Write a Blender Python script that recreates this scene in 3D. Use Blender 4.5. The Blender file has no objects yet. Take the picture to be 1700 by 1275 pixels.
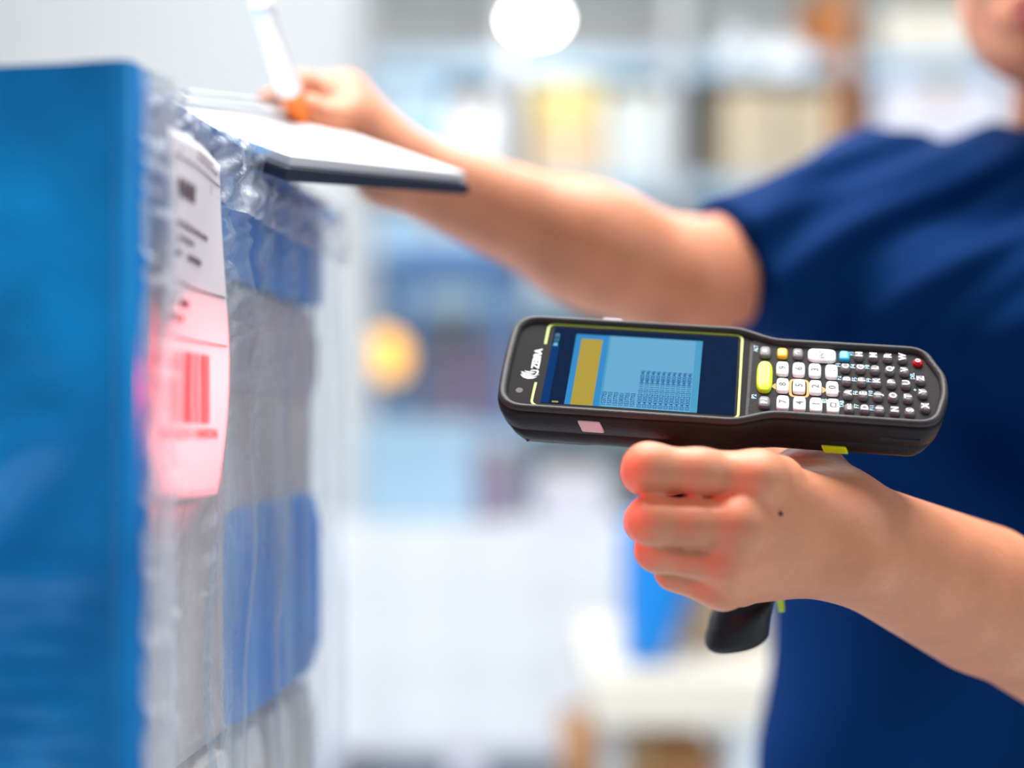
import bpy, bmesh, math, random
import numpy as np
from mathutils import Vector, Matrix
random.seed(7); rng = np.random.default_rng(7)
S = bpy.context.scene; C = S.collection
# ------------------------------------------------------------------ camera, world, lights, exposure
H = 1.15                       # lens height above the floor (m)
FPX = 2361.0                   # focal length in pixels of the 1700 x 1275 frame
cam = bpy.data.cameras.new('camera'); camo = bpy.data.objects.new('camera', cam); C.objects.link(camo)
camo.location = (0, 0, H); camo.rotation_euler = (math.pi/2, 0, 0)
cam.sensor_fit = 'HORIZONTAL'; cam.sensor_width = 36.0; cam.lens = FPX/1700*36.0
cam.shift_y = (700-637.5)/1700
cam.clip_start = 0.02
cam.dof.use_dof = True; cam.dof.focus_distance = 0.645; cam.dof.aperture_fstop = 2.0
S.camera = camo
S.view_settings.view_transform = 'Standard'; S.view_settings.look = 'None'
S.view_settings.gamma = 1.0; S.view_settings.use_curve_mapping = False
S.view_settings.exposure = 0.0
W = bpy.data.worlds.new('hall_daylight'); S.world = W; W.use_nodes = True
W.node_tree.nodes['Background'].inputs[0].default_value = (0.88, 0.94, 1.0, 1)
W.node_tree.nodes['Background'].inputs[1].default_value = 0.21

def area(name, loc, size, power, rot=(0, 0, 0), col=(1, 1, 1)):
    l = bpy.data.lights.new(name, 'AREA'); l.shape = 'RECTANGLE'
    l.size, l.size_y = size; l.energy = power; l.color = col
    o = bpy.data.objects.new(name, l); C.objects.link(o); o.location = loc; o.rotation_euler = rot
    return o
area('work_bay_light', (0.0, 1.1, 3.4), (2.0, 1.4), 135, col=(1, .97, .93))
area('aisle_light', (0.2, 4.4, 4.2), (4, 2.5), 128, col=(.92, .97, 1))
area('rack_light', (0, 7.2, 4.4), (8, 1.4), 190, col=(.96, .98, 1))
area('side_window_light', (-2.4, 1.9, 1.9), (1.8, 1.6), 46, (0, math.radians(-68), 0), (.86, .93, 1))

area('added_right_fill', (2.6, -.9, 2.3), (1.6, 1.2), 24, (0, math.radians(62), math.radians(-25)), (.95, .97, 1))  # fill added at the right to brighten the stack's right side
def P(px, py, d):
    """a point d metres in front of the lens, seen at that pixel"""
    return np.array([(px-850)/FPX*d, d, H+(700-py)/FPX*d])
# ------------------------------------------------------------------ materials
M = {}
def mat(name, col, rough=.6, metal=0., var=.06, scale=12., bump=0., bscale=60., emit=None, estr=1., spec=.5, coat=0., sss=0., sssr=(.012, .004, .002), trans=0., aniso=None):
    m = bpy.data.materials.new(name); m.use_nodes = True
    nt = m.node_tree; b = nt.nodes['Principled BSDF']
    L = nt.links.new
    tc = nt.nodes.new('ShaderNodeTexCoord')
    if var > 0:
        n = nt.nodes.new('ShaderNodeTexNoise'); n.inputs['Scale'].default_value = scale; n.inputs['Detail'].default_value = 4
        r = nt.nodes.new('ShaderNodeValToRGB')
        r.color_ramp.elements[0].position = .3; r.color_ramp.elements[1].position = .7
        r.color_ramp.elements[0].color = tuple(c*(1-var) for c in col)+(1,)
        r.color_ramp.elements[1].color = tuple(min(1, c*(1+var)) for c in col)+(1,)
        L(tc.outputs['Object'], n.inputs['Vector']); L(n.outputs['Fac'], r.inputs['Fac']); L(r.outputs['Color'], b.inputs['Base Color'])
    else:
        b.inputs['Base Color'].default_value = col+(1,)
    b.inputs['Roughness'].default_value = rough; b.inputs['Metallic'].default_value = metal
    b.inputs['Specular IOR Level'].default_value = spec
    b.inputs['Coat Weight'].default_value = coat
    if sss:
        b.inputs['Subsurface Weight'].default_value = sss; b.inputs['Subsurface Radius'].default_value = (1, .35, .2); b.inputs['Subsurface Scale'].default_value = sssr[0]
    if bump:
        n2 = nt.nodes.new('ShaderNodeTexNoise'); n2.inputs['Scale'].default_value = bscale; n2.inputs['Detail'].default_value = 3
        bp = nt.nodes.new('ShaderNodeBump'); bp.inputs['Strength'].default_value = bump; bp.inputs['Distance'].default_value = .002
        src = tc.outputs['Object']
        if aniso:
            mp = nt.nodes.new('ShaderNodeMapping'); mp.inputs['Scale'].default_value = aniso; L(src, mp.inputs['Vector']); src = mp.outputs['Vector']
        L(src, n2.inputs['Vector']); L(n2.outputs['Fac'], bp.inputs['Height']); L(bp.outputs['Normal'], b.inputs['Normal'])
    if emit:
        b.inputs['Emission Color'].default_value = emit+(1,); b.inputs['Emission Strength'].default_value = estr
    M[name] = m
    return m
def srgb(r, g, b):
    f = lambda v: (v/255/12.92) if v/255 <= .04045 else ((v/255+.055)/1.055)**2.4
    return (f(r), f(g), f(b))
def film_mat(name, tint, clear, rough, bscale, aniso, haze):
    """stretch film: mostly see-through, some milky scatter, sharp glints"""
    m = bpy.data.materials.new(name); m.use_nodes = True; nt = m.node_tree; L = nt.links.new
    nt.nodes.clear()
    out = nt.nodes.new('ShaderNodeOutputMaterial'); tr = nt.nodes.new('ShaderNodeBsdfTransparent'); tr.inputs[0].default_value = tint+(1,)
    pb = nt.nodes.new('ShaderNodeBsdfPrincipled'); pb.inputs['Base Color'].default_value = haze+(1,); pb.inputs['Roughness'].default_value = rough
    pb.inputs['Specular IOR Level'].default_value = .8
    tc = nt.nodes.new('ShaderNodeTexCoord'); mp = nt.nodes.new('ShaderNodeMapping'); mp.inputs['Scale'].default_value = aniso
    n = nt.nodes.new('ShaderNodeTexNoise'); n.inputs['Scale'].default_value = bscale; n.inputs['Detail'].default_value = 3
    bp = nt.nodes.new('ShaderNodeBump'); bp.inputs['Strength'].default_value = .7; bp.inputs['Distance'].default_value = .002
    n2 = nt.nodes.new('ShaderNodeTexNoise'); n2.inputs['Scale'].default_value = 14; n2.inputs['Detail'].default_value = 5
    mr = nt.nodes.new('ShaderNodeMapRange'); mr.inputs[1].default_value = .3; mr.inputs[2].default_value = .72
    mr.inputs[3].default_value = max(0, 1-clear-.28); mr.inputs[4].default_value = min(1, 1-clear+.30)
    mx = nt.nodes.new('ShaderNodeMixShader')
    L(tc.outputs['Object'], mp.inputs[0]); L(mp.outputs[0], n.inputs['Vector']); L(n.outputs['Fac'], bp.inputs['Height']); L(bp.outputs[0], pb.inputs['Normal'])
    mp2 = nt.nodes.new('ShaderNodeMapping'); mp2.inputs['Scale'].default_value = (2.6, 1, .35); L(tc.outputs['Object'], mp2.inputs[0]); L(mp2.outputs[0], n2.inputs['Vector']); L(n2.outputs['Fac'], mr.inputs[0]); L(mr.outputs[0], mx.inputs[0])
    L(tr.outputs[0], mx.inputs[1]); L(pb.outputs[0], mx.inputs[2]); L(mx.outputs[0], out.inputs[0])
    M[name] = m
    return m
mat('housing', srgb(25, 25, 27), .5, spec=.28, bump=.15, bscale=900, var=.04)
mat('rim_rubber', srgb(54, 53, 55), .5, spec=.4, bump=.12, bscale=900, var=.04)
mat('front_glass', srgb(34, 33, 35), .5, var=.02, spec=.04)
mat('keypad_rubber', srgb(46, 45, 47), .6, spec=.1, bump=.1, bscale=800, var=.03)
mat('key_white', srgb(250, 250, 252), .4, var=.01)
mat('key_grey', srgb(116, 113, 116), .45, var=.04)
mat('key_yellow', srgb(255, 190, 30), .35, var=.03)
mat('key_blue', srgb(40, 180, 245), .35, var=.03)
mat('key_red', srgb(225, 12, 40), .25, var=.03)
mat('lime', srgb(214, 252, 16), .4, var=.02)
mat('lime_line', srgb(180, 205, 50), .4, var=.02)
mat('amber_print', srgb(228, 150, 25), .5, var=.02)
mat('print_white', (.9, .9, .9), .5, var=.01)
mat('print_dark', (.03, .03, .04), .5, var=.01)
mat('print_blue', srgb(170, 215, 245), .5, var=.01)
mat('button_silver', srgb(214, 205, 210), .4, var=.02)
mat('dark_slot', (.004, .004, .004), .6, var=0)
def screen(n, c, s=1.): mat(n, (.002, .002, .003), .5, var=0, emit=c, estr=s, spec=0)
screen('lcd_navy', srgb(20, 42, 76), .85); screen('lcd_bar', srgb(14, 66, 132), .8); screen('lcd_border', srgb(58, 148, 212), .9)
screen('lcd_panel', srgb(112, 182, 220), .9); screen('lcd_yellow', srgb(184, 162, 70), .95); screen('lcd_text', srgb(34, 92, 165), .9)
screen('lcd_cyan', srgb(84, 168, 210), .9); screen('lcd_icon', srgb(120, 200, 240), 1.)
screen('red_lens', (1, .03, .03), 3.)
mat('skin', srgb(226, 150, 114), .48, var=.09, scale=38, bump=.16, bscale=260, sss=.12, sssr=(.006,))
mat('skin_face', srgb(222, 160, 128), .5, var=.05, scale=30, sss=.1, sssr=(.008,))
mat('lips', srgb(190, 70, 70), .35, var=.05)
mat('eye_white', srgb(235, 235, 235), .2, var=.02); mat('iris', srgb(70, 60, 50), .2, var=.1)
mat('hair', srgb(70, 48, 34), .5, var=.3, scale=80)
mat('navy_cotton', srgb(0, 46, 102), .85, var=.12, scale=700, bump=.3, bscale=1500, spec=.08)
mat('trouser', srgb(28, 30, 40), .85, var=.1); mat('shoe', srgb(25, 25, 26), .5, var=.1)
mat('blue_film', srgb(0, 148, 248), .3, var=.45, scale=7, bump=.6, bscale=16, spec=.45)
mat('blue_goods', srgb(0, 146, 245), .5, spec=.2, var=.2, scale=10)
mat('grey_goods', srgb(222, 208, 202), .6, var=.12, scale=14); mat('mauve_goods', srgb(210, 200, 202), .6, var=.15, scale=14)
mat('white_goods', srgb(245, 240, 234), .5, var=.08, scale=20, bump=.5, bscale=40)
mat('pallet_wood', srgb(180, 140, 95), .8, var=.2, scale=6, bump=.4, aniso=(1, 12, 1))
film_mat('clear_film', (.95, .97, 1), .68, .16, 90, (1, .35, 1.), (.60, .72, .80))
film_mat('film_crease', (.95, .97, 1), .58, .12, 150, (1, .3, 1.6), (.74, .80, .88))
mat('label_paper', srgb(238, 232, 240), .55, var=.015, scale=30)
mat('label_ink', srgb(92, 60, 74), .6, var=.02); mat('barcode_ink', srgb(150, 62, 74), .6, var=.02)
mat('paper', srgb(240, 242, 248), .7, var=.02); mat('board_dark', srgb(36, 48, 70), .45, var=.06)
mat('pen_white', srgb(250, 250, 252), .25, var=.01); mat('pen_orange', srgb(255, 130, 30), .3, var=.02)
mat('metal_clip', srgb(190, 195, 200), .3, metal=.9, var=.03)
mat('concrete', srgb(206, 214, 222), .35, var=.05, scale=1.2); mat('wall_paint', srgb(206, 212, 210), .8, var=.03, scale=.7)
mat('white_panel', srgb(230, 231, 231), .6, var=.03, scale=.9); mat('grey_steel', srgb(184, 184, 184), .6, var=.05, scale=2)
mat('pale_blue', srgb(168, 200, 222), .5, var=.08, scale=3); mat('mid_blue', srgb(96, 142, 196), .5, var=.08, scale=3)
mat('strong_blue', srgb(0, 128, 214), .45, var=.08, scale=3); mat('kraft', srgb(176, 126, 78), .8, var=.07, scale=5)
mat('kraft_pale', srgb(212, 186, 154), .8, var=.07, scale=5); mat('beige', srgb(200, 184, 158), .8, var=.06, scale=4)
mat('cream_card', srgb(226, 220, 206), .7, var=.05, scale=4); mat('yellow_card', srgb(208, 188, 126), .7, var=.06, scale=4); mat('white_card', srgb(236, 238, 242), .6, var=.03, scale=4)
mat('lavender', srgb(224, 222, 234), .6, var=.03, scale=3); mat('orange_steel', srgb(176, 104, 36), .5, var=.08, scale=4)
mat('steel_blue', srgb(160, 188, 206), .5, var=.06, scale=3); mat('mauve', srgb(142, 128, 150), .6, var=.08, scale=4)
mat('brown_rose', srgb(188, 146, 132), .7, var=.06); mat('tape', srgb(200, 170, 120), .35, var=.04); mat('black_rubber', srgb(40, 40, 44), .8, var=.1)
mat('lamp_shell', srgb(180, 182, 184), .4, metal=.6, var=.03)
mat('lamp_white', (1, 1, 1), .5, var=0, emit=(1, .99, .97), estr=26.); mat('lamp_cool', (1, 1, 1), .5, var=0, emit=(.86, .93, 1), estr=1.0)
mat('lamp_dim', (1, 1, 1), .5, var=0, emit=(.78, .89, 1), estr=.62)
mat('beacon', (1, .5, .05), .3, var=0, emit=(1, .50, .06), estr=1.5)
mat('paint_line', srgb(240, 210, 90), .6, var=.05)
# ------------------------------------------------------------------ object helpers
def link(name, me, m, parent=None, loc=None):
    o = bpy.data.objects.new(name, me); C.objects.link(o)
    if m is not None:
        if len(me.materials) == 0: me.materials.append(M[m])
    if parent is not None: o.parent = parent
    if loc is not None: o.location = loc
    return o
def tag(o, label=None, cat=None, group=None, kind=None):
    if label: o['label'] = label
    if cat: o['category'] = cat
    if group: o['group'] = group
    if kind: o['kind'] = kind
    return o
def thing(name, label, cat, loc=(0, 0, 0), rot=(0, 0, 0), group=None):
    o = bpy.data.objects.new(name, None); C.objects.link(o); o.location = loc; o.rotation_euler = rot
    o.empty_display_size = .05
    return tag(o, label, cat, group)
def me_py(name, v, f, smooth=True):
    me = bpy.data.meshes.new(name)
    v = np.asarray(v, dtype=np.float32)
    f = f if isinstance(f, np.ndarray) else f
    if isinstance(f, np.ndarray) and f.shape[1] == 4:
        me.vertices.add(len(v)); me.vertices.foreach_set('co', v.ravel())
        me.loops.add(f.size); me.loops.foreach_set('vertex_index', f.astype(np.int32).ravel())
        me.polygons.add(len(f)); me.polygons.foreach_set('loop_start', np.arange(0, f.size, 4, dtype=np.int32))
        me.update(calc_edges=True)
    else:
        me.from_pydata([tuple(map(float, p)) for p in v], [], [tuple(int(i) for i in q) for q in f])
    me.validate(); me.update()
    if smooth: me.polygons.foreach_set('use_smooth', np.ones(len(me.polygons), dtype=bool))
    me.update()
    return me
def bm_mesh(name, bm, smooth=False, ang=None):
    me = bpy.data.meshes.new(name); bmesh.ops.recalc_face_normals(bm, faces=bm.faces); bm.to_mesh(me); bm.free()
    if smooth: me.polygons.foreach_set('use_smooth', np.ones(len(me.polygons), dtype=bool))
    return me
def add_box(bm, c, s, R=None, bev=0.):
    r = bmesh.ops.create_cube(bm, size=1.0); vs = r['verts']
    for v in vs: v.co = Vector((v.co.x*s[0], v.co.y*s[1], v.co.z*s[2]))
    if bev:
        es = list({e for v in vs for e in v.link_edges})
        rb = bmesh.ops.bevel(bm, geom=es, offset=bev, segments=2, profile=.6, affect='EDGES')
        vs = list({v for v in rb['verts']} | {v for v in vs if v.is_valid})
    M4 = Matrix.Translation(Vector(c)) @ (R.to_4x4() if R is not None else Matrix())
    for v in vs: v.co = M4 @ v.co
    return vs
def box_me(name, c, s, bev=0., R=None):
    bm = bmesh.new(); add_box(bm, c, s, R, bev); return bm_mesh(name, bm)
def add_tube(bm, a, b, ra, rb=None, n=16):
    a, b = Vector(a), Vector(b); rb = ra if rb is None else rb; d = b-a
    q = d.to_track_quat('Z', 'Y').to_matrix().to_4x4()
    bmesh.ops.create_cone(bm, cap_ends=True, segments=n, radius1=ra, radius2=rb, depth=d.length, matrix=Matrix.Translation((a+b)/2) @ q)
def loft(levels, cap0=True, cap1=True):
    """levels: list of (N,3) loops; returns verts, faces (quads plus caps)"""
    n = len(levels[0]); v = np.concatenate(levels); f = []
    for k in range(len(levels)-1):
        for i in range(n):
            j = (i+1) % n; f.append((k*n+i, k*n+j, (k+1)*n+j, (k+1)*n+i))
    if cap0: f.append(tuple(range(n-1, -1, -1)))
    if cap1: f.append(tuple((len(levels)-1)*n+i for i in range(n)))
    return v, f
def loft_me(name, levels, **k):
    v, f = loft(levels, **k); me = me_py(name, v, f, False)
    bm = bmesh.new(); bm.from_mesh(me); bmesh.ops.recalc_face_normals(bm, faces=bm.faces); bm.to_mesh(me); bm.free()
    sm = np.array([len(p.vertices) == 4 for p in me.polygons]); me.polygons.foreach_set('use_smooth', sm)
    return me
TXT = {}
def text_me(s, size, bold=0., align='CENTER', spacing=1.):
    key = (s, size, bold, align, spacing)
    if key in TXT: return TXT[key]
    cu = bpy.data.curves.new('text', 'FONT'); cu.body = s; cu.size = size; cu.offset = bold; cu.align_x = align; cu.align_y = 'CENTER'
    cu.space_character = spacing; cu.resolution_u = 2; cu.fill_mode = 'FRONT' if hasattr(cu, 'fill_mode') else cu.fill_mode
    o = bpy.data.objects.new('text', cu); C.objects.link(o)
    dg = bpy.context.evaluated_depsgraph_get(); me = bpy.data.meshes.new_from_object(o.evaluated_get(dg))
    bpy.data.objects.remove(o); bpy.data.curves.remove(cu)
    me.name = 'print'; me.materials.clear()
    TXT[key] = me
    return me
# ------------------------------------------------------------------ smooth solids (distance fields -> mesh)
def smin(a, b, k):
    if k <= 0: return np.minimum(a, b)
    h = np.maximum(k-np.abs(a-b), 0)/k
    return np.minimum(a, b)-h*h*k*.25
class Field:
    def __init__(s): s.ops = []
    def cone(s, a, b, ra, rb, k=.004, mode=1): s.ops.append(('c', np.asarray(a, float), np.asarray(b, float), ra, rb, k, mode)); return s
    def chain(s, pts, rs, k=.003, join=.003):
        s.ops.append(('g', [np.asarray(p, float) for p in pts], rs, k, join)); return s
    def ell(s, c, r, R=None, k=.01, mode=1): s.ops.append(('e', np.asarray(c, float), np.asarray(r, float), np.eye(3) if R is None else np.asarray(R, float), k, mode)); return s
    def plane(s, p, n): s.ops.append(('p', np.asarray(p, float), np.asarray(n, float)/np.linalg.norm(n))); return s   # keeps the side against n
    def warp(s, fn): s.ops.append(('w', fn)); return s
    def mesh(s, name, h):
        lo = np.full(3, 1e9); hi = -lo
        for o in s.ops:
            if o[0] == 'c' and o[6] > 0: pts = [(o[1], o[3]), (o[2], o[4])]
            elif o[0] == 'g': pts = list(zip(o[1], o[2]))
            elif o[0] == 'e' and o[5] > 0: pts = [(o[1], o[2].max())]
            else: continue
            for p, r in pts: lo = np.minimum(lo, p-r); hi = np.maximum(hi, p+r)
        lo -= 5*h; hi += 5*h
        n = np.ceil((hi-lo)/h).astype(int)+1
        ax = [(lo[i]+h*np.arange(n[i])).astype(np.float32) for i in range(3)]
        F = np.full(n, .5, np.float32)
        def sub(l, u):
            i0 = np.clip(np.floor((l-lo)/h).astype(int), 0, n-1); i1 = np.clip(np.ceil((u-lo)/h).astype(int)+1, 1, n)
            sl = tuple(slice(a, b) for a, b in zip(i0, i1))
            return sl, ax[0][sl[0]][:, None, None], ax[1][sl[1]][None, :, None], ax[2][sl[2]][None, None, :]
        def dcone(X, Y, Z, a, b, ra, rb):
            ab = b-a; L2 = float(ab @ ab)+1e-12
            t = np.clip(((X-a[0])*ab[0]+(Y-a[1])*ab[1]+(Z-a[2])*ab[2])/L2, 0, 1)
            return np.sqrt((X-a[0]-t*ab[0])**2+(Y-a[1]-t*ab[1])**2+(Z-a[2]-t*ab[2])**2)-(ra+(rb-ra)*t)
        for o in s.ops:
            if o[0] == 'c':
                _, a, b, ra, rb, k, md = o; r = max(ra, rb)+k+4*h
                sl, X, Y, Z = sub(np.minimum(a, b)-r, np.maximum(a, b)+r)
                d = dcone(X, Y, Z, a, b, ra, rb)
                F[sl] = smin(F[sl], d, k) if md > 0 else -smin(-F[sl], d, k)
            elif o[0] == 'g':
                _, pts, rs, k, j = o; r = max(rs)+k+4*h; A = np.array(pts)
                sl, X, Y, Z = sub(A.min(0)-r, A.max(0)+r); d = None
                for q in range(len(pts)-1):
                    e = dcone(X, Y, Z, pts[q], pts[q+1], rs[q], rs[q+1]); d = e if d is None else smin(d, e, k)
                F[sl] = smin(F[sl], d, j)
            elif o[0] == 'e':
                _, c, rr, R, k, md = o; r = rr.max()+k+4*h
                sl, X, Y, Z = sub(c-r, c+r)
                q = [((X-c[0])*R[0, i]+(Y-c[1])*R[1, i]+(Z-c[2])*R[2, i]) for i in range(3)]
                k0 = np.sqrt(sum((q[i]/rr[i])**2 for i in range(3))); k1 = np.sqrt(sum((q[i]/rr[i]**2)**2 for i in range(3)))+1e-9
                d = k0*(k0-1)/k1; d = np.where(k0 < .05, -rr.min(), d)
                F[sl] = smin(F[sl], d, k) if md > 0 else -smin(-F[sl], d, k)
            elif o[0] == 'p':
                _, p, nn = o
                d = (ax[0][:, None, None]-p[0])*nn[0]+(ax[1][None, :, None]-p[1])*nn[1]+(ax[2][None, None, :]-p[2])*nn[2]
                F = np.maximum(F, d).astype(np.float32)
            elif o[0] == 'w':
                F = (F+o[1](ax[0][:, None, None], ax[1][None, :, None], ax[2][None, None, :])).astype(np.float32)
        # naive surface nets
        I = F < 0; N = n
        c = [(a, b, d) for a in (0, 1) for b in (0, 1) for d in (0, 1)]
        cs = lambda A, q: A[q[0]:N[0]-1+q[0], q[1]:N[1]-1+q[1], q[2]:N[2]-1+q[2]]
        cnt = np.zeros(N-1, np.int8)
        for q in c: cnt += cs(I, q)
        act = (cnt > 0) & (cnt < 8); ci = np.argwhere(act)
        idx = np.full(N-1, -1, np.int32); idx[act] = np.arange(len(ci))
        acc = np.zeros((len(ci), 3)); w = np.zeros(len(ci))
        for q0 in c:
            for d in range(3):
                if q0[d]: continue
                q1 = list(q0); q1[d] = 1
                f0 = F[tuple((ci+q0).T)]; f1 = F[tuple((ci+q1).T)]
                m = (f0 < 0) != (f1 < 0); t = f0[m]/(f0[m]-f1[m])
                acc[m] += np.array(q0)+t[:, None]*(np.array(q1)-np.array(q0)); w[m] += 1
        V = lo+h*(ci+acc/w[:, None])
        Q = []
        for d in range(3):
            e1, e2 = (d+1) % 3, (d+2) % 3
            s0 = [slice(1, N[i]-1) for i in range(3)]; s1 = list(s0); s0[d] = slice(0, N[d]-1); s1[d] = slice(1, N[d])
            a, b = I[tuple(s0)], I[tuple(s1)]; g = np.argwhere(a != b); off = np.array([1, 1, 1]); off[d] = 0
            g = g+off; sg = I[tuple(g.T)]
            u = np.eye(3, dtype=int)
            q = [idx[tuple((g-x).T)] for x in (0*u[0], u[e1], u[e1]+u[e2], u[e2])]
            q = np.stack(q, 1); q[~sg] = q[~sg][:, ::-1]; Q.append(q)
        return V, np.concatenate(Q)
def join_fields(*parts):
    v, f, o = [], [], 0
    for a, b in parts: v.append(a); f.append(b+o); o += len(a)
    return np.concatenate(v), np.concatenate(f)
def smoothstep(a, b, x):
    t = np.clip((x-a)/(b-a), 0, 1); return t*t*(3-2*t)
def vnoise(x, y, seed=0):
    """smooth value noise on a plane"""
    g = np.random.default_rng(seed).random((64, 64))
    xi = np.floor(x).astype(int); yi = np.floor(y).astype(int); fx = x-xi; fy = y-yi
    fx = fx*fx*(3-2*fx); fy = fy*fy*(3-2*fy)
    G = lambda i, j: g[i % 64, j % 64]
    return (G(xi, yi)*(1-fx)+G(xi+1, yi)*fx)*(1-fy)+(G(xi, yi+1)*(1-fx)+G(xi+1, yi+1)*fx)*fy-.5
def grid_me(name, U, V, fn, smooth=True):
    u, v = np.meshgrid(U, V, indexing='ij'); p = np.stack(fn(u, v), -1).reshape(-1, 3)
    a = np.arange(len(U)*len(V)).reshape(len(U), len(V))
    q = np.stack([a[:-1, :-1], a[1:, :-1], a[1:, 1:], a[:-1, 1:]], -1).reshape(-1, 4)
    return me_py(name, p, q, smooth)

# ================================================================== THE HALL
def struct(name, me, m): return tag(link(name, me, m), kind='structure')
struct('floor', box_me('floor', (0, 4, -.05), (16, 14, .1)), 'concrete')
struct('wall_back', box_me('wall_back', (0, 9.6, 2.5), (16, .1, 5)), 'wall_paint')
struct('ceiling', box_me('ceiling', (0, 6.4, 5.05), (16, 6.6, .1)), 'grey_steel')
struct('wall_left', box_me('wall_left', (-1.62, 5.0, 1.7), (2.2, .12, 3.4), .01), 'white_panel')
struct('trim_1', box_me('trim_1', (-.50, 4.92, 1.7), (.05, .06, 3.4), .005), 'grey_steel')
struct('trim_2', box_me('trim_2', (.05, 9.42, 3.55), (2.2, .1, .5), .01), 'grey_steel')

def at(px, py, d): return P(px, py, d)
def lamp(px, py, d, r, m, label):
    p = at(px, py, d); t = thing('high_bay_lamp', label, 'lamp', tuple(p), group='hanging lamps over the aisle')
    bm = bmesh.new(); add_tube(bm, (0, 0, .012), (0, 0, .05), r*1.12, r*1.0, 24); add_tube(bm, (0, 0, .05), (0, 0, .14), r*.5, r*.4, 20)
    link('lamp_shell', bm_mesh('lamp_shell', bm), 'lamp_shell', t)
    bm = bmesh.new(); bmesh.ops.create_uvsphere(bm, u_segments=20, v_segments=10, radius=r)
    for v in bm.verts: v.co.z *= .55
    link('diffuser', bm_mesh('diffuser', bm, True), m, t)
    top = 5.0-p[2]
    bm = bmesh.new(); add_tube(bm, (0, 0, .14), (0, 0, top), .008, n=8); link('hanging_rod', bm_mesh('hanging_rod', bm), 'grey_steel', t)
lamp(888, 32, 8.2, .13, 'lamp_white', 'bright white hanging lamp above the aisle, lower of the two white ones')
lamp(896, -48, 7.6, .12, 'lamp_white', 'bright white hanging lamp cut off by the top edge of the picture')
lamp(1302, 98, 7.8, .12, 'lamp_cool', 'cool bluish hanging lamp above the boxes, brighter of the two bluish ones')
lamp(1226, 90, 7.9, .11, 'lamp_dim', 'dim bluish hanging lamp left of the brighter bluish one')

def carton(px0, px1, py0, py1, d, m, label, depth=.4, tape=True, name='cardboard_box', cat='box', group=None, rz=0.):
    a, b = at(px0, py1, d), at(px1, py0, d)
    w, hgt = b[0]-a[0], b[2]-a[2]
    t = thing(name, label, cat, ((a[0]+b[0])/2, d+depth/2, a[2]), (0, 0, rz), group)
    link('carton_body', box_me('carton_body', (0, 0, hgt/2), (w, depth, hgt), min(.012, w*.06)), m, t)
    if tape:
        bm = bmesh.new(); add_box(bm, (0, 0, hgt+.001), (w*.14, depth*1.002, .002)); add_box(bm, (0, -depth/2-.001, hgt*.86), (w*.14, .002, hgt*.28))
        link('tape', bm_mesh('tape', bm), 'tape', t)
        f = box_me('flap_seam', (0, 0, hgt+.0006), (.004, depth*.98, .001)); link('flap_seam', f, 'dark_slot', t)
    return t
# --- pallet rack along the back wall, its boxes each a thing of their own
rack = thing('pallet_rack', 'tall steel pallet rack along the back wall holding boxes', 'rack', (0, 0, 0))
D = 8.6
for px in (600, 846, 1120, 1400, 1690):
    x = at(px, 0, D)[0]
    for dy in (0, .9):
        link('upright', box_me('upright', (x, D+dy, 2.0), (.10, .08, 4.0), .004), 'grey_steel' if px != 1400 else 'orange_steel', rack)
for z in (.16, 1.20, 1.95, 2.62, 3.37):
    bm = bmesh.new()
    for dy in (0, .9): add_box(bm, ((at(600, 0, D)[0]+at(1690, 0, D)[0])/2, D+dy, z-.07), (at(1690, 0, D)[0]-at(600, 0, D)[0], .05, .12), None, .004)
    link('beam', bm_mesh('beam', bm), 'steel_blue', rack)
    link('shelf_deck', box_me('shelf_deck', ((at(600, 0, D)[0]+at(1690, 0, D)[0])/2, D+.45, z-.005), (at(1690, 0, D)[0]-at(600, 0, D)[0], .95, .012)), 'grey_steel', rack)
zpy = lambda z, d=D+.08: 700-(z-H)*FPX/d
s1, s2, s3 = zpy(1.952, D), zpy(2.622, D), zpy(3.372, D)
RG = 'boxes on the back rack'
def rc(*a, **k): carton(*a, group=RG, **k)
rc(884, 1000, 134, 212, D, 'yellow_card', 'yellow box on the upper rack shelf below the white lamps', .7)
rc(880, 1004, 213, s2, D, 'kraft_pale', 'cream box under the yellow box on the upper rack shelf', .7)
rc(622, 736, 134, s2, D, 'pale_blue', 'pale blue wrapped bale at the left end of the upper shelf', .7)
rc(742, 826, 165, s2, D, 'white_card', 'whitish box beside the pale blue bale on upper shelf', .7)
rc(1010, 1104, 150, s2, D, 'wall_paint', 'light grey box right of the yellow and cream boxes', .7)
rc(1196, 1296, 146, s2, D, 'beige', 'beige box under the bluish lamps on the upper shelf', .7)
rc(1304, 1384, 150, s2, D, 'beige', 'smaller beige box beside the orange rack post', .6)
rc(1340, 1386, -8, s3, D, 'orange_steel', 'orange brown crate high on the rack by the orange post', .5)
rc(1455, 1670, 132, s2, D, 'lavender', 'large pale lavender wrapped load behind the shoulder', .8)
rc(1462, 1620, 10, s3, D, 'cream_card', 'cream box on the top shelf above the lavender load', .6)
rc(1196, 1300, 345, s1, D, 'pale_blue', 'pale blue grey bale on the middle shelf behind the sleeve', .7)
rc(1318, 1384, 346, s1, D, 'brown_rose', 'rose brown box on the middle shelf behind the shoulder', .7)
rc(880, 1080, 348, s1, D, 'wall_paint', 'wide light grey box on the middle shelf above the forearm', .7)
rc(620, 826, 350, s1, D, 'pale_blue', 'wide pale blue bale on the middle shelf behind the forklift', .7)

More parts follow.
